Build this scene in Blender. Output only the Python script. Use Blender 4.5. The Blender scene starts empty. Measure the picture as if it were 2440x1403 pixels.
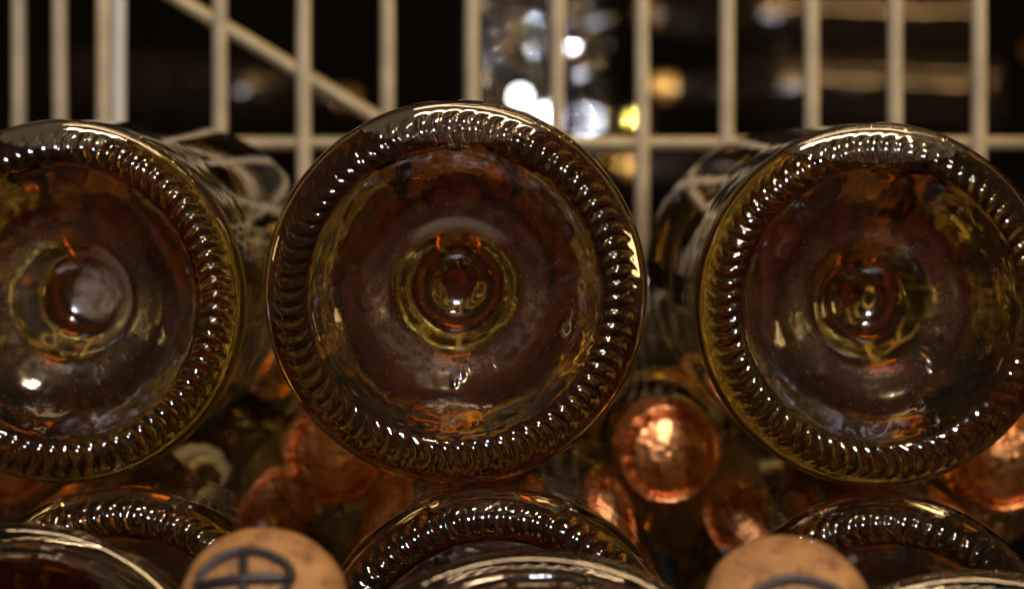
import bpy, bmesh, math, random
from mathutils import Vector, Matrix, noise
random.seed(7)
R = math.radians
scene = bpy.context.scene
C = scene.collection
# ------------------------------------------------------------------ camera
F_PX = 6330.0                      # focal length in pixels of a 2440 px wide frame
cam_d = bpy.data.cameras.new('camera')
cam = bpy.data.objects.new('camera', cam_d); C.objects.link(cam)
cam.location = (0, -0.6, 0); cam.rotation_euler = (R(90), 0, 0)
cam_d.sensor_width = 36; cam_d.lens = 36 * F_PX / 2440
cam_d.shift_y = -321.5 / 2440
cam_d.clip_start = 0.01; cam_d.clip_end = 50
cam_d.dof.use_dof = True; cam_d.dof.focus_distance = 0.603; cam_d.dof.aperture_fstop = 14
scene.camera = cam
scene.view_settings.view_transform = 'Standard'; scene.view_settings.look = 'None'
scene.view_settings.gamma = 1.0; scene.view_settings.exposure = 0.0
cy = scene.cycles
cy.use_adaptive_sampling = True; cy.adaptive_threshold = 0.01
cy.max_bounces = 24; cy.transmission_bounces = 24; cy.glossy_bounces = 8; cy.diffuse_bounces = 3
cy.transparent_max_bounces = 8; cy.sample_clamp_indirect = 6; cy.blur_glossy = 0.1
cy.use_denoising = True
# ------------------------------------------------------------------ world: dim warm shop ambience
w = bpy.data.worlds.new('World'); scene.world = w; w.use_nodes = True
bg = w.node_tree.nodes['Background']
bg.inputs['Color'].default_value = (1.0, 0.68, 0.38, 1); bg.inputs['Strength'].default_value = 0.068

def lamp(name, kind, loc, aim, power, color, size=0.1, size_y=None, spot=None):
    d = bpy.data.lights.new(name, kind); d.energy = power; d.color = color
    if kind == 'AREA':
        d.shape = 'RECTANGLE' if size_y else 'DISK'
        d.size = size
        if size_y: d.size_y = size_y
    else:
        d.shadow_soft_size = size
        if spot: d.spot_size = R(spot); d.spot_blend = 0.4
    o = bpy.data.objects.new(name, d); C.objects.link(o); o.location = loc
    o.rotation_euler = (Vector(aim) - Vector(loc)).to_track_quat('-Z', 'Y').to_euler()
    return o
# halogen spots over the shopper's shoulder, a cool one and warm ones, and a ceiling luminaire
lamp('cool_spot_lamp', 'AREA', (0.0, -1.25, 0.55), (0, 0, -0.05), 12.0, (0.90, 0.86, 1.0), 0.13)
lamp('warm_spot_lamp', 'AREA', (0.14, -0.75, 0.95), (0.02, 0.05, -0.08), 6.0, (1.0, 0.74, 0.42), 0.13)
lamp('ceiling_luminaire', 'AREA', (0.1, 0.45, 1.2), (0, 0.1, 0), 3.6, (1.0, 0.66, 0.36), 0.9, 0.13)
lamp('right_glow_lamp', 'AREA', (0.95, 0.15, 0.12), (0, 0.05, -0.03), 1.5, (1.0, 0.66, 0.26), 0.16, 0.22)  # added side light, out of view, for a golden glow in the right bottle
lamp('left_glow_lamp', 'AREA', (-0.95, 0.25, 0.15), (0, 0.05, -0.03), 0.3, (1.0, 0.66, 0.26), 0.12, 0.16)  # added side light, out of view, for gold in the bottles from the left
for ty, tp in ((0.50, 6.0), (1.30, 1.8)):
    lamp('streak_tube_lamp', 'AREA', (0.45, ty, 0.95), (0.45, 1.8, 0), tp, (1.0, 0.56, 0.20), 0.7, 0.008)  # added unseen tubes that draw warm streaks along the dark bottles
lamp('film_glint_lamp', 'SPOT', (0.05, 0.45, 0.9), (0.02, 1.7, 0.08), 300.0, (0.80, 0.85, 1.0), 0.048, None, 10)  # added unseen spot aimed at the crumpled film to raise its glints

# ------------------------------------------------------------------ node helpers
def new_mat(name):
    m = bpy.data.materials.new(name); m.use_nodes = True
    nt = m.node_tree; nt.nodes.clear()
    out = nt.nodes.new('ShaderNodeOutputMaterial')
    return m, nt, out
def nd(nt, t, **kw):
    n = nt.nodes.new(t)
    for k, v in kw.items():
        if k in n.inputs: n.inputs[k].default_value = v
        else: setattr(n, k, v)
    return n
def lk(nt, a, b): nt.links.new(a, b)
def noise_tex(nt, co, scale, detail=4, rough=0.5):
    n = nt.nodes.new('ShaderNodeTexNoise'); n.inputs['Scale'].default_value = scale
    n.inputs['Detail'].default_value = detail; n.inputs['Roughness'].default_value = rough
    lk(nt, co, n.inputs['Vector']); return n
def ramp(nt, src, stops):
    r = nt.nodes.new('ShaderNodeValToRGB'); e = r.color_ramp.elements
    while len(e) < len(stops): e.new(0.5)
    for el, (p, c) in zip(e, stops): el.position = p; el.color = c
    lk(nt, src, r.inputs['Fac']); return r
def math_n(nt, op, a, b=None, clamp=False):
    n = nt.nodes.new('ShaderNodeMath'); n.operation = op; n.use_clamp = clamp
    for i, v in enumerate((a, b)):
        if v is None: continue
        if isinstance(v, (int, float)): n.inputs[i].default_value = v
        else: lk(nt, v, n.inputs[i])
    return n.outputs[0]

def glass_material(name, tint, dust, seed=0.0, spots=(), arc=None):
    """bottle glass: wavy, absorbing, with a rubbed dusty ring on the punt; bottle axis is local Y"""
    m, nt, out = new_mat(name)
    tc = nd(nt, 'ShaderNodeTexCoord')
    mp = nd(nt, 'ShaderNodeMapping'); mp.inputs['Location'].default_value = (seed, seed * .7, seed * .3)
    lk(nt, tc.outputs['Object'], mp.inputs['Vector'])
    sp = nd(nt, 'ShaderNodeSeparateXYZ'); lk(nt, tc.outputs['Object'], sp.inputs[0])
    r2 = math_n(nt, 'ADD', math_n(nt, 'MULTIPLY', sp.outputs[0], sp.outputs[0]), math_n(nt, 'MULTIPLY', sp.outputs[2], sp.outputs[2]))
    rad = math_n(nt, 'SQRT', r2)
    wob = noise_tex(nt, mp.outputs[0], 90, 3)
    radw = math_n(nt, 'ADD', rad, math_n(nt, 'MULTIPLY', math_n(nt, 'SUBTRACT', wob.outputs[0], 0.5), 0.006))
    rn = math_n(nt, 'MULTIPLY', radw, 1 / 0.044)
    ring = ramp(nt, rn, [(0.0, (0, 0, 0, 1)), (0.33, (0, 0, 0, 1)), (0.375, (1, 1, 1, 1)), (0.47, (.9, .9, .9, 1)), (0.50, (.12, .12, .12, 1)), (0.70, (0.0, 0.0, 0.0, 1))])
    on_base = math_n(nt, 'LESS_THAN', sp.outputs[1], 0.045)
    n1 = noise_tex(nt, mp.outputs[0], 35, 3)
    n2 = noise_tex(nt, mp.outputs[0], 420, 5, 0.65)
    n3 = noise_tex(nt, mp.outputs[0], 1500, 3, 0.6)
    # dust amount
    patch = ramp(nt, n1.outputs[0], [(0.35, (0, 0, 0, 1)), (0.7, (1, 1, 1, 1))])
    grain = ramp(nt, n2.outputs[0], [(0.38, (.25, .25, .25, 1)), (0.66, (1, 1, 1, 1))])
    d = math_n(nt, 'MULTIPLY', math_n(nt, 'MULTIPLY', ring.outputs[0], grain.outputs[0]), dust)
    speck = ramp(nt, n3.outputs[0], [(0.67, (0, 0, 0, 1)), (0.73, (1, 1, 1, 1))])
    d = math_n(nt, 'ADD', math_n(nt, 'MULTIPLY', d, math_n(nt, 'ADD', math_n(nt, 'MULTIPLY', patch.outputs[0], 0.75), 0.25)),
               math_n(nt, 'MULTIPLY', speck.outputs[0], 0.8))
    for sx, sz, sr, k in spots:      # milky spots; residue on the hazy bottle
        dx = math_n(nt, 'SUBTRACT', sp.outputs[0], sx); dz = math_n(nt, 'SUBTRACT', sp.outputs[2], sz)
        q = math_n(nt, 'SQRT', math_n(nt, 'ADD', math_n(nt, 'MULTIPLY', dx, dx), math_n(nt, 'MULTIPLY', dz, dz)))
        q = math_n(nt, 'ADD', q, math_n(nt, 'MULTIPLY', math_n(nt, 'SUBTRACT', wob.outputs[0], 0.5), 0.006))
        f = math_n(nt, 'MULTIPLY', math_n(nt, 'SUBTRACT', sr, q), 350.0, True)
        d = math_n(nt, 'ADD', d, math_n(nt, 'MULTIPLY', math_n(nt, 'MULTIPLY', f, grain.outputs[0]), k))
    if arc:                          # pale reflection arc put into the colour, upper shoulder of the punt
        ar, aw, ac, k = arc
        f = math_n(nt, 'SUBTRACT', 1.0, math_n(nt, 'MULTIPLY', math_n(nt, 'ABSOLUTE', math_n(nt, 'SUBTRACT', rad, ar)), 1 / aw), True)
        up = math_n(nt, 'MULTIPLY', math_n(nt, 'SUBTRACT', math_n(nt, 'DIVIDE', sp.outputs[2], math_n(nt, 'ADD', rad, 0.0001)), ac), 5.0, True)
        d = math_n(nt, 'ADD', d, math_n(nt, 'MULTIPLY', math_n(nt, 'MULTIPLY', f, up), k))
    d = math_n(nt, 'MULTIPLY', d, on_base)
    d = math_n(nt, 'MINIMUM', d, 3.0)
    # relief
    hsum = math_n(nt, 'ADD', math_n(nt, 'MULTIPLY', n1.outputs[0], 1.0), math_n(nt, 'MULTIPLY', n2.outputs[0], math_n(nt, 'ADD', math_n(nt, 'MULTIPLY', ring.outputs[0], 0.10), 0.012)))
    wv = nd(nt, 'ShaderNodeTexNoise'); wv.inputs['Scale'].default_value = 150; wv.inputs['Detail'].default_value = 2
    lk(nt, mp.outputs[0], wv.inputs['Vector'])
    hsum = math_n(nt, 'ADD', hsum, math_n(nt, 'MULTIPLY', wv.outputs[0], 0.12))
    bump = nd(nt, 'ShaderNodeBump'); bump.inputs['Strength'].default_value = 1.0; bump.inputs['Distance'].default_value = 0.0006
    lk(nt, hsum, bump.inputs['Height'])
    g = nd(nt, 'ShaderNodeBsdfPrincipled'); g.inputs['Base Color'].default_value = (1, 1, 1, 1)
    g.inputs['Transmission Weight'].default_value = 1.0; g.inputs['IOR'].default_value = 1.52
    pm = ramp(nt, rn, [(0.0, (.07, .07, .07, 1)), (0.28, (.11, .11, .11, 1)), (0.36, (.18, .18, .18, 1)), (0.50, (.16, .16, .16, 1)), (0.60, (.12, .12, .12, 1)), (0.73, (.01, .01, .01, 1))])
    lk(nt, math_n(nt, 'ADD', math_n(nt, 'ADD', math_n(nt, 'MULTIPLY', d, 0.25), 0.008), math_n(nt, 'MULTIPLY', pm.outputs[0], on_base)), g.inputs['Roughness'])
    lk(nt, on_base, g.inputs['Coat Weight']); g.inputs['Coat Roughness'].default_value = 0.075; g.inputs['Coat IOR'].default_value = 1.5
    lk(nt, bump.outputs[0], g.inputs['Coat Normal'])
    lk(nt, math_n(nt, 'ADD', math_n(nt, 'MULTIPLY', on_base, 0.88), 0.12), bump.inputs['Strength'])
    lk(nt, bump.outputs[0], g.inputs['Normal'])
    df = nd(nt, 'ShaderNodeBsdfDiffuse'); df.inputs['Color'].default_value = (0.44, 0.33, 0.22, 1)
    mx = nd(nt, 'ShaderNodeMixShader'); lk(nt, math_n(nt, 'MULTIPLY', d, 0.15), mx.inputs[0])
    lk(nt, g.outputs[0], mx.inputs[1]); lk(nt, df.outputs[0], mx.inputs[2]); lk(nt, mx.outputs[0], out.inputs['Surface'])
    va = nd(nt, 'ShaderNodeVolumeAbsorption'); va.inputs['Color'].default_value = tint + (1,); va.inputs['Density'].default_value = 4.5
    lk(nt, va.outputs[0], out.inputs['Volume'])
    return m
def liquid_material(name, tint, density):
    m, nt, out = new_mat(name)
    g = nd(nt, 'ShaderNodeBsdfPrincipled'); g.inputs['Base Color'].default_value = (1, 1, 1, 1)
    g.inputs['Transmission Weight'].default_value = 1.0; g.inputs['IOR'].default_value = 1.345 / 1.52; g.inputs['Roughness'].default_value = 0.0
    tc = nd(nt, 'ShaderNodeTexCoord'); n = noise_tex(nt, tc.outputs['Object'], 45, 2)
    b = nd(nt, 'ShaderNodeBump'); b.inputs['Distance'].default_value = 0.0006; b.inputs['Strength'].default_value = 1; lk(nt, n.outputs[0], b.inputs['Height'])
    lk(nt, b.outputs[0], g.inputs['Normal'])
    lk(nt, g.outputs[0], out.inputs['Surface'])
    va = nd(nt, 'ShaderNodeVolumeAbsorption'); va.inputs['Color'].default_value = tint + (1,); va.inputs['Density'].default_value = density
    lk(nt, va.outputs[0], out.inputs['Volume'])
    return m
def bubble_material():
    m, nt, out = new_mat('trapped_air')
    g = nd(nt, 'ShaderNodeBsdfPrincipled'); g.inputs['Base Color'].default_value = (1, 1, 1, 1)
    g.inputs['Transmission Weight'].default_value = 1.0; g.inputs['IOR'].default_value = 1 / 1.52; g.inputs['Roughness'].default_value = 0.0
    lk(nt, g.outputs[0], out.inputs['Surface']); return m
def metal_material(name, color, rough, bump_scale, bump_dist, stain=None):
    m, nt, out = new_mat(name)
    tc = nd(nt, 'ShaderNodeTexCoord')
    a = noise_tex(nt, tc.outputs['Object'], bump_scale, 3, 0.55); b = noise_tex(nt, tc.outputs['Object'], bump_scale * 0.3, 2)
    bump = nd(nt, 'ShaderNodeBump'); bump.inputs['Distance'].default_value = bump_dist; bump.inputs['Strength'].default_value = 1.0
    lk(nt, math_n(nt, 'ADD', a.outputs[0], math_n(nt, 'MULTIPLY', b.outputs[0], 2.0)), bump.inputs['Height'])
    p = nd(nt, 'ShaderNodeBsdfPrincipled'); p.inputs['Metallic'].default_value = 1.0
    lo = tuple(c * 0.55 for c in color)
    rr = ramp(nt, b.outputs[0], [(0.3, (stain or lo) + (1,)), (0.6, color + (1,))])
    lk(nt, rr.outputs[0], p.inputs['Base Color'])
    r2 = ramp(nt, a.outputs[0], [(0.3, (rough * .7,) * 3 + (1,)), (0.7, (rough * 1.35,) * 3 + (1,))])
    lk(nt, r2.outputs[0], p.inputs['Roughness'])
    lk(nt, bump.outputs[0], p.inputs['Normal']); lk(nt, p.outputs[0], out.inputs['Surface'])
    return m
def plain_material(name, color, rough=0.5, var=0.15, scale=60, bump_dist=0.0003, spec=0.5, metal=0.0):
    m, nt, out = new_mat(name)
    tc = nd(nt, 'ShaderNodeTexCoord'); a = noise_tex(nt, tc.outputs['Object'], scale, 5, 0.6)
    p = nd(nt, 'ShaderNodeBsdfPrincipled')
    rr = ramp(nt, a.outputs[0], [(0.3, tuple(c * (1 - var) for c in color) + (1,)), (0.7, tuple(min(1, c * (1 + var)) for c in color) + (1,))])
    lk(nt, rr.outputs[0], p.inputs['Base Color']); p.inputs['Roughness'].default_value = rough
    p.inputs['Metallic'].default_value = metal; p.inputs['Specular IOR Level'].default_value = spec
    bump = nd(nt, 'ShaderNodeBump'); bump.inputs['Distance'].default_value = bump_dist; bump.inputs['Strength'].default_value = 1.0
    lk(nt, a.outputs[0], bump.inputs['Height']); lk(nt, bump.outputs[0], p.inputs['Normal'])
    lk(nt, p.outputs[0], out.inputs['Surface']); return m
def cork_material():
    m, nt, out = new_mat('cork')
    tc = nd(nt, 'ShaderNodeTexCoord')
    a = noise_tex(nt, tc.outputs['Object'], 160, 6, 0.65); v = nd(nt, 'ShaderNodeTexVoronoi'); v.inputs['Scale'].default_value = 300
    lk(nt, tc.outputs['Object'], v.inputs['Vector'])
    rr = ramp(nt, a.outputs[0], [(0.30, (0.14, 0.055, 0.02, 1)), (0.45, (0.33, 0.155, 0.045, 1)), (0.65, (0.43, 0.215, 0.068, 1))])
    vr = ramp(nt, v.outputs['Distance'], [(0.08, (0.15, 0.12, 0.1, 1)), (0.32, (1, 1, 1, 1))])
    mx = nd(nt, 'ShaderNodeMix', data_type='RGBA', blend_type='MULTIPLY'); mx.inputs[0].default_value = 0.6
    lk(nt, rr.outputs[0], mx.inputs[6]); lk(nt, vr.outputs[0], mx.inputs[7])
    p = nd(nt, 'ShaderNodeBsdfPrincipled'); p.inputs['Roughness'].default_value = 0.7
    lk(nt, mx.outputs[2], p.inputs['Base Color'])
    b = nd(nt, 'ShaderNodeBump'); b.inputs['Distance'].default_value = 0.0004; lk(nt, a.outputs[0], b.inputs['Height']); lk(nt, b.outputs[0], p.inputs['Normal'])
    lk(nt, p.outputs[0], out.inputs['Surface']); return m

M = {}
M['glass_amber'] = glass_material('bottle_glass', (0.62, 0.50, 0.26), 0.7, 0.0)
M['glass_arc'] = glass_material('bottle_glass_reflection_arc', (0.62, 0.50, 0.26), 1.0, 1.3, (), (0.0152, 0.0020, 0.70, 5.0))
M['glass_right'] = glass_material('bottle_glass_spotted', (0.62, 0.50, 0.26), 0.5, 5.2, ((0.003, 0.0150, 0.0035, 1.6), (0.007, 0.0125, 0.003, 1.2)))  # two pale patches high on the punt
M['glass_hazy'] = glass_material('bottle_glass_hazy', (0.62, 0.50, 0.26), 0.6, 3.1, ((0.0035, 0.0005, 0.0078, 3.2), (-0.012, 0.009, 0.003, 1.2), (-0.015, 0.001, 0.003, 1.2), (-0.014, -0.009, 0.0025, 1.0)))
M['glass_clear'] = glass_material('bottle_glass_pale', (0.72, 0.66, 0.48), 0.35, 7.7)
M['wine'] = liquid_material('golden_wine', (0.965, 0.855, 0.18), 8.5)
M['air'] = bubble_material()
M['copper'] = metal_material('copper_foil', (0.95, 0.43, 0.15), 0.29, 420, 0.0004, (0.62, 0.19, 0.05))
M['gold'] = metal_material('gold_foil', (0.45, 0.26, 0.07), 0.3, 300, 0.0010)
M['silver_old'] = metal_material('silver_foil', (0.80, 0.82, 0.88), 0.16, 160, 0.004)
M['wire'] = plain_material('cage_wire_coating', (0.54, 0.47, 0.31), 0.30, 0.22, 55, 0.0004, 0.5, 0.25)
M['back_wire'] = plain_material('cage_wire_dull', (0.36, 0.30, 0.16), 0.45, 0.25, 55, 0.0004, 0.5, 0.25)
M['post'] = plain_material('cage_post_coating', (0.66, 0.65, 0.58), 0.4, 0.08, 40, 0.0003)
M['iron'] = plain_material('dark_iron_wire', (0.04, 0.035, 0.035), 0.4, 0.2, 200, 0.0002, 0.5, 0.6)
M['cork'] = cork_material()
M['dark_glass'] = plain_material('dark_bottle_glass', (0.012, 0.009, 0.006), 0.05, 0.3, 30, 0.0012)
M['wall'] = plain_material('dark_shop_wall', (0.006, 0.005, 0.004), 0.9, 0.4, 5, 0.002, 0.1)
M['shelf'] = plain_material('brown_shelf_board', (0.06, 0.035, 0.02), 0.6, 0.3, 12, 0.002)

# ------------------------------------------------------------------ mesh helpers
def link(name, me, mat, parent=None):
    o = bpy.data.objects.new(name, me); C.objects.link(o); o.parent = parent
    if mat and not me.materials: me.materials.append(mat)
    return o
def smooth_profile(pts, n=3):
    out = []
    P = [pts[0]] + list(pts) + [pts[-1]]
    for i in range(1, len(P) - 2):
        for k in range(n):
            t = k / n; r = []
            for a in (0, 1):
                p0, p1, p2, p3 = P[i-1][a], P[i][a], P[i+1][a], P[i+2][a]
                r.append(0.5 * (2*p1 + (p2-p0)*t + (2*p0-5*p1+4*p2-p3)*t*t + (3*p1-p0-3*p2+p3)*t**3))
            out.append(tuple(r))
    out.append(tuple(pts[-1])); return out
def revolve(name, prof, seg, disp=None, scale=0.001, flip=False):
    """prof: (radius, y) in mm from pole to pole; revolved about Y. disp(theta, i, r, y) -> (dr, dy)"""
    vs, fs = [], []; rings = []
    for i, (r, y) in enumerate(prof):
        if r < 1e-4:
            d = disp(0, i, r, y) if disp else (0, 0)
            rings.append([len(vs)]); vs.append((0, (y + d[1]) * scale, 0)); continue
        ring = []
        for k in range(seg):
            th = 2 * math.pi * k / seg
            dr, dy = disp(th, i, r, y) if disp else (0, 0)
            ring.append(len(vs)); vs.append(((r + dr) * math.cos(th) * scale, (y + dy) * scale, (r + dr) * math.sin(th) * scale))
        rings.append(ring)
    for a, b in zip(rings, rings[1:]):
        if len(a) == 1 and len(b) == 1: continue
        for k in range(seg):
            k2 = (k + 1) % seg
            if len(a) == 1: f = (a[0], b[k], b[k2])
            elif len(b) == 1: f = (a[k], b[0], a[k2])
            else: f = (a[k], b[k], b[k2], a[k2])
            fs.append(f[::-1] if flip else f)
    me = bpy.data.meshes.new(name); me.from_pydata(vs, [], fs); me.update()
    bm = bmesh.new(); bm.from_mesh(me); bmesh.ops.recalc_face_normals(bm, faces=bm.faces[:]); bm.to_mesh(me); bm.free()
    for p in me.polygons: p.use_smooth = True
    return me
def tube(name, pts, rad, seg=12, closed=False):
    vs, fs = [], []; n = len(pts); P = [Vector(p) for p in pts]
    for i, p in enumerate(P):
        if closed: d = P[(i+1) % n] - P[i-1]
        else: d = P[min(i+1, n-1)] - P[max(i-1, 0)]
        d.normalize(); up = Vector((0, 0, 1)) if abs(d.z) < 0.9 else Vector((1, 0, 0))
        a = d.cross(up).normalized(); b = d.cross(a)
        for k in range(seg):
            t = 2 * math.pi * k / seg; vs.append(p + rad * (a * math.cos(t) + b * math.sin(t)))
    for i in range(n if closed else n - 1):
        j = (i + 1) % n
        for k in range(seg):
            k2 = (k + 1) % seg; fs.append((i*seg+k, i*seg+k2, j*seg+k2, j*seg+k))
    if not closed:
        fs.append(tuple(range(seg))[::-1]); fs.append(tuple((n-1)*seg + k for k in range(seg)))
    me = bpy.data.meshes.new(name); me.from_pydata(vs, [], fs); me.update()
    for p in me.polygons: p.use_smooth = len(p.vertices) == 4
    return me
def thing(name, label, cat, loc, rot=(0, 0, 0), group=None):
    o = bpy.data.objects.new(name, None); C.objects.link(o); o.empty_display_size = 0.02
    o.location = loc; o.rotation_euler = rot; o['label'] = label; o['category'] = cat
    if group: o['group'] = group
    return o

# ------------------------------------------------------------------ the bottle, axis along +Y, base at y=0
HEEL_C, HEEL_R = 35.6, 8.4
def outer_profile():
    punt = [(0, 33.2), (4, 32.7), (7.4, 31.1), (10.2, 28.3), (12.1, 24.8), (13.7, 21), (15.6, 17.9), (18.2, 15.4), (21.5, 12.9), (25, 10.1), (28.2, 7.0), (30.8, 3.8), (32.5, 1.6)]
    p = smooth_profile(punt, 3)[:-1]
    heel = []
    for k in range(24):
        t = R(-16 + 106 * k / 23)
        heel.append((HEEL_C + HEEL_R * math.sin(t), HEEL_R * (1 - math.cos(t))))
    body = [(44, 10), (44.05, 40), (44.05, 110), (44, 183), (43.2, 197), (40, 212), (33.5, 229), (25.5, 246), (19, 261), (15.8, 273), (14.6, 284), (14.4, 290)]
    b = smooth_profile(body, 2)[1:]
    return p + heel + b + [(14.4, 290.5), (14.0, 291), (0, 291)], len(p), len(heel)
PROF, I0, NH = outer_profile()
N_KNURL = 72
def outer_mesh(name, seed, knurl=1.0, stipple=1.0):
    rnd = random.Random(seed)
    amp = [max(0.5, 0.85 + 0.4 * math.sin(k * 0.11 + seed) + rnd.uniform(-0.3, 0.3)) for k in range(N_KNURL)]
    jit = [rnd.uniform(-0.22, 0.22) for _ in range(N_KNURL)]
    dots = [(R(-107), 18.8, 1.5), (R(-84), 18.6, 1.3), (R(-111), 20.5, 0.9), (R(-101), 17.6, 0.8), (R(170), 20, 1.0)]
    def disp(th, i, r, y):
        dr = dy = 0.0
        if I0 <= i < I0 + NH:
            t = -16 + 106 * (i - I0) / (NH - 1)
            u = (t + 12) / 53.0
            if 0 < u < 1:
                wgt = math.sin(math.pi * u) ** 0.7
                ph = th * N_KNURL / (2 * math.pi) + 2.2 * (u - 0.5) ** 2
                k = int(math.floor(ph)) % N_KNURL; fr = ph - math.floor(ph)
                f = min(1.0, max(0.0, fr + jit[k] * math.sin(math.pi * fr) * 0.25))
                x = 2 * f - 1
                h = ((1 - abs(x) ** 2.0) * 0.46 - 0.30 * math.exp(-((1 - abs(x)) / 0.09) ** 2)) * amp[k] * knurl * wgt
                tt = R(t); dr += h * math.sin(tt); dy -= h * math.cos(tt)
        if i < I0 and r > 3:
            # uneven moulded punt, with a fine mould seam and embossed dots
            v = Vector((r * math.cos(th), y, r * math.sin(th)))
            k_ = min(1.0, r / 17.0) ** 2
            dy += 0.42 * k_ * noise.noise(v * 0.11 + Vector((seed, 0, 0))) + 0.14 * k_ * noise.noise(v * 0.4 + Vector((seed, 3, 0)))
            dy -= 0.30 * math.exp(-((r - 29.6) / 0.35) ** 2)
            dy -= 0.45 * math.exp(-((r - 21.3) / 0.5) ** 2) * (0.7 + 0.5 * noise.noise(v * 0.3))
            for a, dr0, s in dots:
                a += seed * 0.35
                q = (v.x - dr0 * math.cos(a)) ** 2 + (v.z - dr0 * math.sin(a)) ** 2
                if q < 9: dy -= 1.1 * stipple * math.exp(-q / (0.5 * s * s))
        return dr, dy
    prof = PROF
    return revolve(name, prof, 816, disp)
def inner_profile():
    a = [(0, 36.8), (5, 36.2), (9.4, 34.3), (13, 31), (15.2, 27.1), (17, 23.4), (19.3, 20.6), (22.6, 18), (26.3, 15.2), (29.7, 12.1), (32.5, 9), (34.6, 6.9), (36.8, 6.4), (38.9, 8.1), (40.4, 11.4), (41, 16),
         (41.1, 60), (41.1, 120), (41, 183), (40, 197), (36.8, 211), (30.5, 228), (22.5, 245), (16, 260), (12.5, 272), (10.5, 283), (10, 287)]
    return smooth_profile(a, 3) + [(9, 287.8), (0, 287.8)]
def fill_meshes(level_mm):
    full = revolve('wine', inner_profile(), 120)
    res = []
    for nm, lo in (('wine', True), ('air_bubble', False)):
        bm = bmesh.new(); bm.from_mesh(full)
        z = (level_mm - (0.06 if lo else -0.06)) * 0.001
        geom = bm.verts[:] + bm.edges[:] + bm.faces[:]
        rr = bmesh.ops.bisect_plane(bm, geom=geom, plane_co=(0, 0, z), plane_no=(0, 0, 1), clear_outer=lo, clear_inner=not lo)
        edges = [e for e in bm.edges if len(e.link_faces) == 1]
        if edges: bmesh.ops.contextual_create(bm, geom=edges)
        bmesh.ops.recalc_face_normals(bm, faces=bm.faces[:])
        me = bpy.data.meshes.new(nm); bm.to_mesh(me); bm.free()
        for p in me.polygons: p.use_smooth = len(p.vertices) <= 4
        res.append(me)
    return res
MESH = {s: outer_mesh('glass_%d' % s, s) for s in (1, 2, 3)}
MESH[4] = outer_mesh('glass_4', 4, 0.10)
FILL = {34.5: fill_meshes(34.5), 36.5: fill_meshes(36.5)}

# copper foil capsule over the crown, in bottle coordinates (mouth at y = 291, foil top at ~302)
def foil_mesh(name, seed, top=304.0):
    prof = [(0, 0), (3, 0.16), (6, 0.65), (9, 1.45), (10.8, 2.1), (11.6, 3.2), (12.1, 3.5), (12.7, 2.6), (13.5, 2.2), (14.3, 2.7), (14.8, 4.2), (15.1, 6), (14.9, 8), (15.4, 9.2), (15.9, 10.5), (15.6, 12.5), (15.2, 15), (15.1, 19), (15.2, 24)]
    sp = smooth_profile(prof, 4)
    rnd = random.Random(seed); ph = [rnd.uniform(0, 6.28) for _ in range(6)]
    def disp(th, i, r, y):
        wr = 0.0
        if y > 2.6 and r > 11:
            wr = 0.22 * math.sin(th * 23 + ph[0] + 0.4 * math.sin(3 * th)) + 0.16 * math.sin(th * 37 + ph[1]) + 0.3 * math.sin(th * 3 + ph[2])
            wr *= min(1, (y - 2.6) / 5)
        nn = noise.noise(Vector((r * math.cos(th) * 0.45 + seed, y * 0.3, r * math.sin(th) * 0.45))) * 0.22
        nick = 0.9 * math.exp(-((th - 5.3) / 0.06) ** 2) + 0.9 * math.exp(-((th - 0.1) / 0.07) ** 2) + 0.7 * math.exp(-((th - 3.55) / 0.06) ** 2)
        if 12 < r and y < 5: wr += nick * 0.6
        return wr, -nn * (1 if r < 12 else 0.4)
    sp = [(r, y) for r, y in sp]
    me = revolve(name, sp, 180, disp)
    for v in me.vertices: v.co.y = top * 0.001 - v.co.y
    me.flip_normals()
    return me
FOIL = [foil_mesh('foil_a', 1), foil_mesh('foil_b', 5)]

def bottle(label, loc, rot, mesh_id, glass, level=34.5, cap=None, group='wine bottles stacked in the cage', mark=None):
    t = thing('wine_bottle', label, 'wine bottle', loc, rot, group)
    g = link('glass', MESH[mesh_id] if glass == 'glass_amber' else MESH[mesh_id].copy(), None, t)
    if glass in ('glass_amber', 'glass_clear'): g.rotation_euler.y = 2.3 * mesh_id + 40 * loc[0]
    g.data.materials.clear(); g.data.materials.append(M[glass])
    wn, bb = FILL[level]
    link('wine', wn, M['wine'], t); link('air_bubble', bb, M['air'], t)
    if cap is not None:
        f = link('foil_cap', FOIL[cap], M['copper'], t)
        for a in ((0.35,),):
            ang = R(100)
            pts = [(0.0145 * math.cos(ang + 0.03 * k), 0.3025 - 0.003 * k - (0.0004 if k else 0), (0.0145 + 0.0011 * min(k, 3)) * math.sin(ang)) for k in range(9)]
            link('tear_strip', tube('tear_strip', pts, 0.0006, 6), M['iron'], f)
    return t
def roll(rx, ry, rz): return (R(rx), R(ry), R(rz))
BG = 'wine bottles lying with their bases to the front'
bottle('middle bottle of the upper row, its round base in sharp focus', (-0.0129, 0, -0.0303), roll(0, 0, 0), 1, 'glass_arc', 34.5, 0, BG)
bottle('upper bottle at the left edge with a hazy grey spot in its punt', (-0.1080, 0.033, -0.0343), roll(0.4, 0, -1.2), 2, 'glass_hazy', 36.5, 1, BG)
bottle('upper bottle at the right edge with yellow glints at its right rim', (0.088, 0.033, -0.0350), roll(0, 0, 0.8), 3, 'glass_right', 34.5, 1, BG)
bottle('lower bottle directly under the middle one, only its ridged top arc showing', (-0.0035, 0.002, -0.1190), roll(0, 0, 0), 3, 'glass_amber', 36.5, 0, BG)
bottle('lower bottle at left, ridged arc showing above the cork wrapped in wire', (-0.0935, 0.033, -0.1228), roll(0, 0, 0), 1, 'glass_amber', 36.5, 0, BG)
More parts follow.
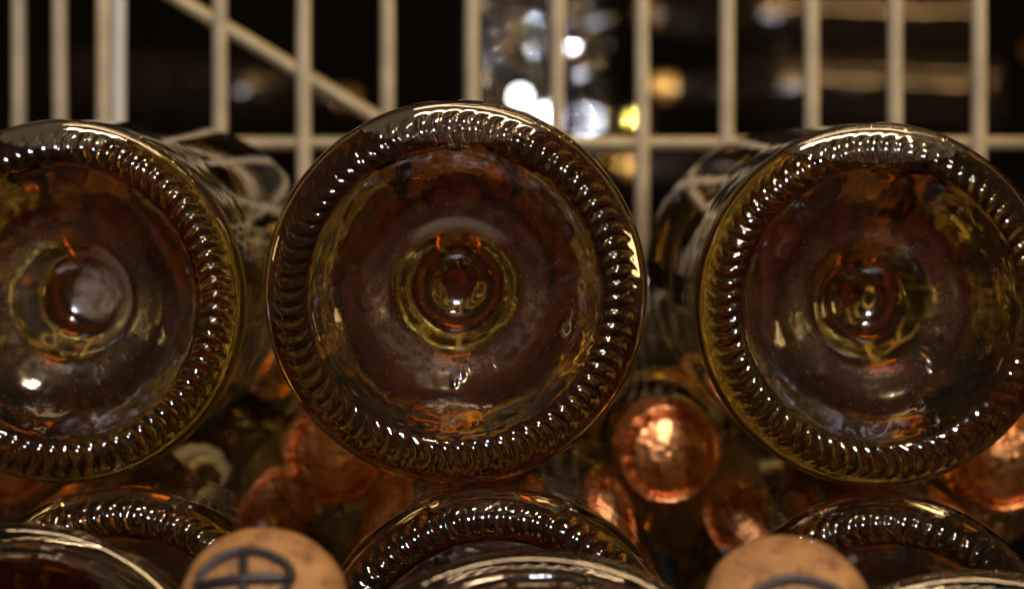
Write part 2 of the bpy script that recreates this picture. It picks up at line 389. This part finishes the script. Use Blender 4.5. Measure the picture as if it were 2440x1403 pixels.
bottle('lower bottle at right, ridged arc showing above the plain cork', (0.0895, 0.033, -0.1246), roll(0, 0, 0), 2, 'glass_amber', 36.5, 0, BG)
CG = 'copper foiled bottles lying with their necks to the front'
L = 0.304
for px, lab, fm in ((-0.052, 'copper foiled neck half hidden behind the lower left of the middle bottle', 1), (0.0453, 'copper foiled neck glowing brightly between middle and right bottles', 0),
                (0.1425, 'copper foiled neck at the right edge under the right bottle', 1), (-0.147, 'copper foiled neck at the left edge under the left bottle', 0)):
    y0 = 0.168
    bottle(lab, (px, y0 + L, -0.0855 if px < 0.1 else -0.088), roll(0, (17, 0, 200, 80)[fm + 1] if px != 0.0453 else 8, 180), 3, 'glass_amber', 34.5, fm, CG)

# ------------------------------------------------------------------ front row, tilted up out of a lower tier
FG = 'bottles tilted in the front row with their bases up'
for x, y, z, tilt, yaw, mid, lab in ((0.0045, -0.118, -0.102, -47, 0, 1, 'pale tilted bottle base at the bottom middle between the two corks'),
                                (-0.0985, -0.098, -0.0995, -47, 3, 2, 'pale tilted bottle base in the bottom left corner'),
                                (0.0880, -0.118, -0.1060, -47, -3, 3, 'pale tilted bottle base in the bottom right corner')):
    bottle(lab, (x, y, z), roll(tilt, 0, yaw), 4, 'glass_clear', 36.5, None, FG)

def cork_mesh():
    prof = [(0, 0), (4, 0.25), (8, 1.1), (11.5, 2.7), (14, 5.2), (15.3, 8.5), (15.4, 12), (14.8, 16), (13, 19), (12, 21), (12, 24), (0, 24)]
    return revolve('cork', smooth_profile(prof[:-1], 3) + [prof[-1]], 72,
                   lambda th, i, r, y: (0.35 * noise.noise(Vector((math.cos(th) * 2, y * .2, math.sin(th) * 2))), 0))
def corked_neck(label, loc, rot, ring_r, ring_y, spin, crossed=True):
    """a bottle with the mouth at its origin, axis running to +Y"""
    t = thing('corked_bottle', label, 'wine bottle', loc, rot, 'corked necks sticking up at the front')
    c = link('cork', cork_mesh(), M['cork'], t)
    # wire cage over the cork: top ring, crossing wires, four arms, bottom ring
    w_ = 0.00085
    def surf_y(r):   # depth of cork dome at radius r (mm)
        pts = [(0, 0), (4, .25), (8, 1.1), (11.5, 2.7), (14, 5.2), (15.3, 8.5)]
        for (a, ya), (b, yb) in zip(pts, pts[1:]):
            if r <= b: return ya + (yb - ya) * (r - a) / (b - a)
        return 8.5
    cx, cz = ring_y
    ring = []
    for k in range(40):
        a = 2 * math.pi * k / 40; x = cx + ring_r * (1 + 0.07 * math.sin(2 * a + 1) + 0.05 * math.sin(3 * a)) * math.cos(a); z = cz + ring_r * 0.8 * math.sin(a)
        ring.append((x * .001, (surf_y(math.hypot(x, z)) - 0.9) * .001, z * .001))
    cage = link('top_ring', tube('top_ring', ring, w_, 8, True), M['iron'], t)
    for q in range(2 if crossed else 0):
        a = spin + q * math.pi / 2; pts = []
        for k in range(-8, 9):
            rr = ring_r * k / 8; x, z = cx + rr * math.cos(a), cz + rr * 0.8 * math.sin(a)
            pts.append((x * .001, (surf_y(math.hypot(x, z)) - 1.2) * .001, z * .001))
        link('cross_wire', tube('cross_wire', pts, w_ * 1.1, 8), M['iron'], t)
    for q in range(4):
        a = spin + q * math.pi / 2
        pts = [(16.3 * math.cos(a + .02 * k) * .001, (7.5 + 3.2 * k) * .001, 16.3 * math.sin(a + .02 * k) * .001) for k in range(7)]
        link('side_wire', tube('side_wire', pts, w_, 8), M['iron'], t)
    ring = [(16.4 * math.cos(k * math.pi / 16) * .001, 0.0265, 16.4 * math.sin(k * math.pi / 16) * .001) for k in range(32)]
    link('lower_ring', tube('lower_ring', ring, w_, 8, True), M['iron'], t)
    prof = [(0, 22), (13.5, 22), (14.6, 22.6), (15.2, 25), (15.2, 29), (14, 31), (13.8, 45), (14.2, 70), (15.5, 95), (18, 115), (22, 135), (24, 150), (24, 290), (23, 299), (20, 303), (0, 303)]
    link('glass', revolve('glass', prof[:2] + smooth_profile(prof[2:-1], 3) + [prof[-1]], 96), M['dark_glass'], t)
    return t
corked_neck('tan cork held by a dark wire ring and cross, at the bottom left', (-0.0450, -0.125, -0.0745), roll(-42, 0, 2), 8.0, (-3.0, -1.0), R(92))
corked_neck('plain tan cork with one dark wire arc, at the bottom right', (0.0495, -0.125, -0.0755), roll(-44, 0, -2), 11.0, (1.5, -8.5), R(40), False)

# ------------------------------------------------------------------ wire cage behind the bottles
YG = 0.347; ZG = YG + 0.6; S = ZG / F_PX
def gx(px): return (px - 1220) * S
def gz(py): return (380 - py) * S
cage = thing('wire_cage_panel', 'beige wire grid panel with upright bars and a slanting brace behind the bottles', 'wire panel', (0, YG, -0.04))
TOPZ, BOTZ = 0.22, 0.004
base_me = {}
def bar(name, p, q, rad, mat, lab=None):
    me = tube(name, [Vector(p).lerp(Vector(q), k / 8) + Vector((0.00012 * math.sin(k * 2 + p[0] * 90), 0, 0)) for k in range(9)], rad, 14)
    o = link(name, me, mat, cage)
    if lab: o['label'] = lab
    return o
wr = 17.8 * S
for px in (45, 143, 247, 524, 724, 924, 1125, 1328, 1530, 1733, 1935, 2134, 2333, 2534, -60, -160):
    bar('upright_wire', (gx(px), random.uniform(-.0003, .0003), BOTZ), (gx(px + random.uniform(-2, 2)), 0, TOPZ), wr, M['wire'])
bar('corner_post', (gx(291), -0.008, BOTZ), (gx(291), -0.008, TOPZ), wr * 0.98, M['post'], 'whiter corner post, brighter than the other bars')
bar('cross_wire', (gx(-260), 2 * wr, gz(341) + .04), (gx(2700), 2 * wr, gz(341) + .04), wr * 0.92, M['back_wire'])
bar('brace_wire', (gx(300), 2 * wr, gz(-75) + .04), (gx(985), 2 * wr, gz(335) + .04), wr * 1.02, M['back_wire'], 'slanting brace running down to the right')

# ------------------------------------------------------------------ dark stock behind the cage
def dark_bottle_mesh():
    prof = [(0, 0), (38, 0), (42, 2), (44, 8), (44, 60), (44, 120), (44, 185), (42, 203), (34, 225), (24, 245), (17, 262), (14.5, 280), (14.5, 300), (0, 300)]
    return revolve('dark_glass_body', prof[:2] + smooth_profile(prof[2:-1], 3) + [prof[-1]], 64,
                   lambda th, i, r, y: (0.25 * math.sin(3 * th + y * .02), 0))
DB = dark_bottle_mesh()
def small_foil():
    me = foil_mesh('small_foil', 9, 305.0)
    return me
SF = small_foil()
def far_pt(px, py, y): 
    z = y + 0.6
    return ((px - 1220) * z / F_PX, y, (380 - py) * z / F_PX)
rnd = random.Random(11)
M['dark_foil'] = metal_material('brown_foil', (0.10, 0.055, 0.02), 0.35, 300, 0.001)
SF2 = SF.copy(); SF2.materials.clear()
BGROUP = 'dark bottles lying crosswise behind the wire panel'
def dark_bottle(px, py, y, tilt, flip, label, foil, group=BGROUP):
    t = thing('dark_bottle', label, 'wine bottle', far_pt(px, py, y), (R(tilt), R(rnd.uniform(0, 90)), R(90 if flip else -90)), group)
    link('glass', DB, M['dark_glass'], t); link('foil_cap', SF if foil == 'gold' else SF2, M[foil], t)
# px, py = base of the bottle; necks of the right hand pile point left
for i, (px, py, y, tilt) in enumerate(((2330, 70, 1.75, 2.5), (2380, 245, 1.72, 3.5), (2290, 410, 1.76, 3), (2260, -110, 1.77, 3))):
    dark_bottle(px, py, y, tilt, True, ('dark bottle with brown neck foil in the upper layer right of the white glints', 'dark bottle with gold neck foil in the middle layer right of the white glints',
                'dark bottle with gold neck foil low behind the gap of middle and right bottles', 'dark bottle in the top layer behind the bars, mostly above the picture')[i], ('dark_foil', 'gold', 'gold', 'dark_foil')[i])
for i, (px, py, y, tilt) in enumerate(((2440 + 760, 150, 1.9, 2), (2500 + 760, 330, 1.95, 2))):
    dark_bottle(px, py, y, tilt, True, ('dark bottle at the far right edge behind the bars, higher one', 'dark bottle at the far right edge behind the bars, lower one')[i], 'dark_foil')
dark_bottle(120, 205, 2.0, -3, False, 'dark bottle with a faint gold tip behind the slanting brace wire', 'gold')
# crumpled clear film catching the light
def film(nx=80, ny=104):
    vs, fs = [], []
    for j in range(ny):
        for i in range(nx):
            x = -0.055 + 0.115 * i / (nx - 1) + rnd.uniform(-.0009, .0009); z = -0.085 + 0.20 * j / (ny - 1) + rnd.uniform(-.0009, .0009)
            x *= 0.7 + 0.5 * math.sin(j * .5 + 1) ** 2
            y = 0.0085 * noise.noise(Vector((x * 40, z * 40, 0))) + 0.0035 * noise.noise(Vector((x * 130, z * 130, 5))) + 0.0009 * noise.noise(Vector((x * 330, z * 330, 5)))
            vs.append((x, y, z))
    for j in range(ny - 1):
        for i in range(nx - 1):
            a = j * nx + i; fs += [(a, a + 1, a + nx + 1), (a, a + nx + 1, a + nx)]
    me = bpy.data.meshes.new('crumpled_film'); me.from_pydata(vs, [], fs); me.update()
    return me
m_, nt_, out_ = new_mat('clear_film'); g_ = nd(nt_, 'ShaderNodeBsdfGlossy'); g_.inputs['Roughness'].default_value = 0.06
tr_ = nd(nt_, 'ShaderNodeBsdfTransparent'); mx_ = nd(nt_, 'ShaderNodeMixShader'); mx_.inputs[0].default_value = 0.07
lk(nt_, tr_.outputs[0], mx_.inputs[1]); lk(nt_, g_.outputs[0], mx_.inputs[2]); lk(nt_, mx_.outputs[0], out_.inputs['Surface']); M['film'] = m_
f = link('crumpled_film', film(), M['film']); f.location = far_pt(1270, 150, 1.7); f.rotation_euler = (R(-17), 0, R(-1))
md = f.modifiers.new('thickness', 'SOLIDIFY'); md.thickness = 0.0006
M['gold_film'] = M['film'].copy(); M['gold_film'].node_tree.nodes['Glossy BSDF'].inputs['Color'].default_value = (0.9, 0.62, 0.12, 1)
f2 = link('crumpled_film', film(30, 36), M['gold_film']); f2.location = far_pt(1490, 350, 1.62); f2.rotation_euler = (R(-17), 0, R(4)); f2.scale = (0.35, 0.35, 0.32)
md = f2.modifiers.new('thickness', 'SOLIDIFY'); md.thickness = 0.0006
f2['label'] = 'small yellow crumpled film glinting low behind the gap between middle and right bottles'; f2['category'] = 'film'
f['label'] = 'crumpled silvery film full of bluish white glints behind the bars'; f['category'] = 'film'
def glint_ball(px, py, y, rad, label, el=1.0):  # glowing ball and socket added to make a bright blurred glint
    t = thing('glint_bulb', label, 'lamp', far_pt(px, py, y), (0, 0, 0), 'small glaring glints made as glowing bulbs')
    me = revolve('glint_ball', [(0, -rad)] + [(rad * math.sin(R(a)), -rad * math.cos(R(a))) for a in range(15, 180, 15)] + [(0, rad)], 24)
    link('glint_ball', me, M['glint_glow'], t)
    link('socket', revolve('socket', [(0, rad * .8), (rad * .9, rad * .8), (rad * .95, rad * 2.4), (rad * .6, rad * 3), (0, rad * 3)], 24), M['iron'], t)
m_, nt_, out_ = new_mat('glint_glow'); e_ = nd(nt_, 'ShaderNodeEmission'); e_.inputs['Color'].default_value = (1.0, 0.97, 0.9, 1); e_.inputs['Strength'].default_value = 8
lk(nt_, e_.outputs[0], out_.inputs['Surface']); M['glint_glow'] = m_
glint_ball(1240, 232, 1.6, 7.5, 'glaring white glint made as a glowing ball, upper of the pair above the middle bottle')
glint_ball(1300, 278, 1.6, 8.5, 'glaring white glint made as a glowing ball, lower of the pair touching the rim of the middle bottle')

# ------------------------------------------------------------------ setting
def sheet(name, pts, mat):
    me = bpy.data.meshes.new(name); me.from_pydata(pts, [], [(0, 1, 2, 3)]); o = link(name, me, mat); o['kind'] = 'structure'; return o
sheet('back_wall', [(-3, 2.6, -1.2), (3, 2.6, -1.2), (3, 2.6, 2.2), (-3, 2.6, 2.2)], M['wall'])
sheet('floor', [(-3, -3, -0.62), (3, -3, -0.62), (3, 2.6, -0.62), (-3, 2.6, -0.62)], M['shelf'])
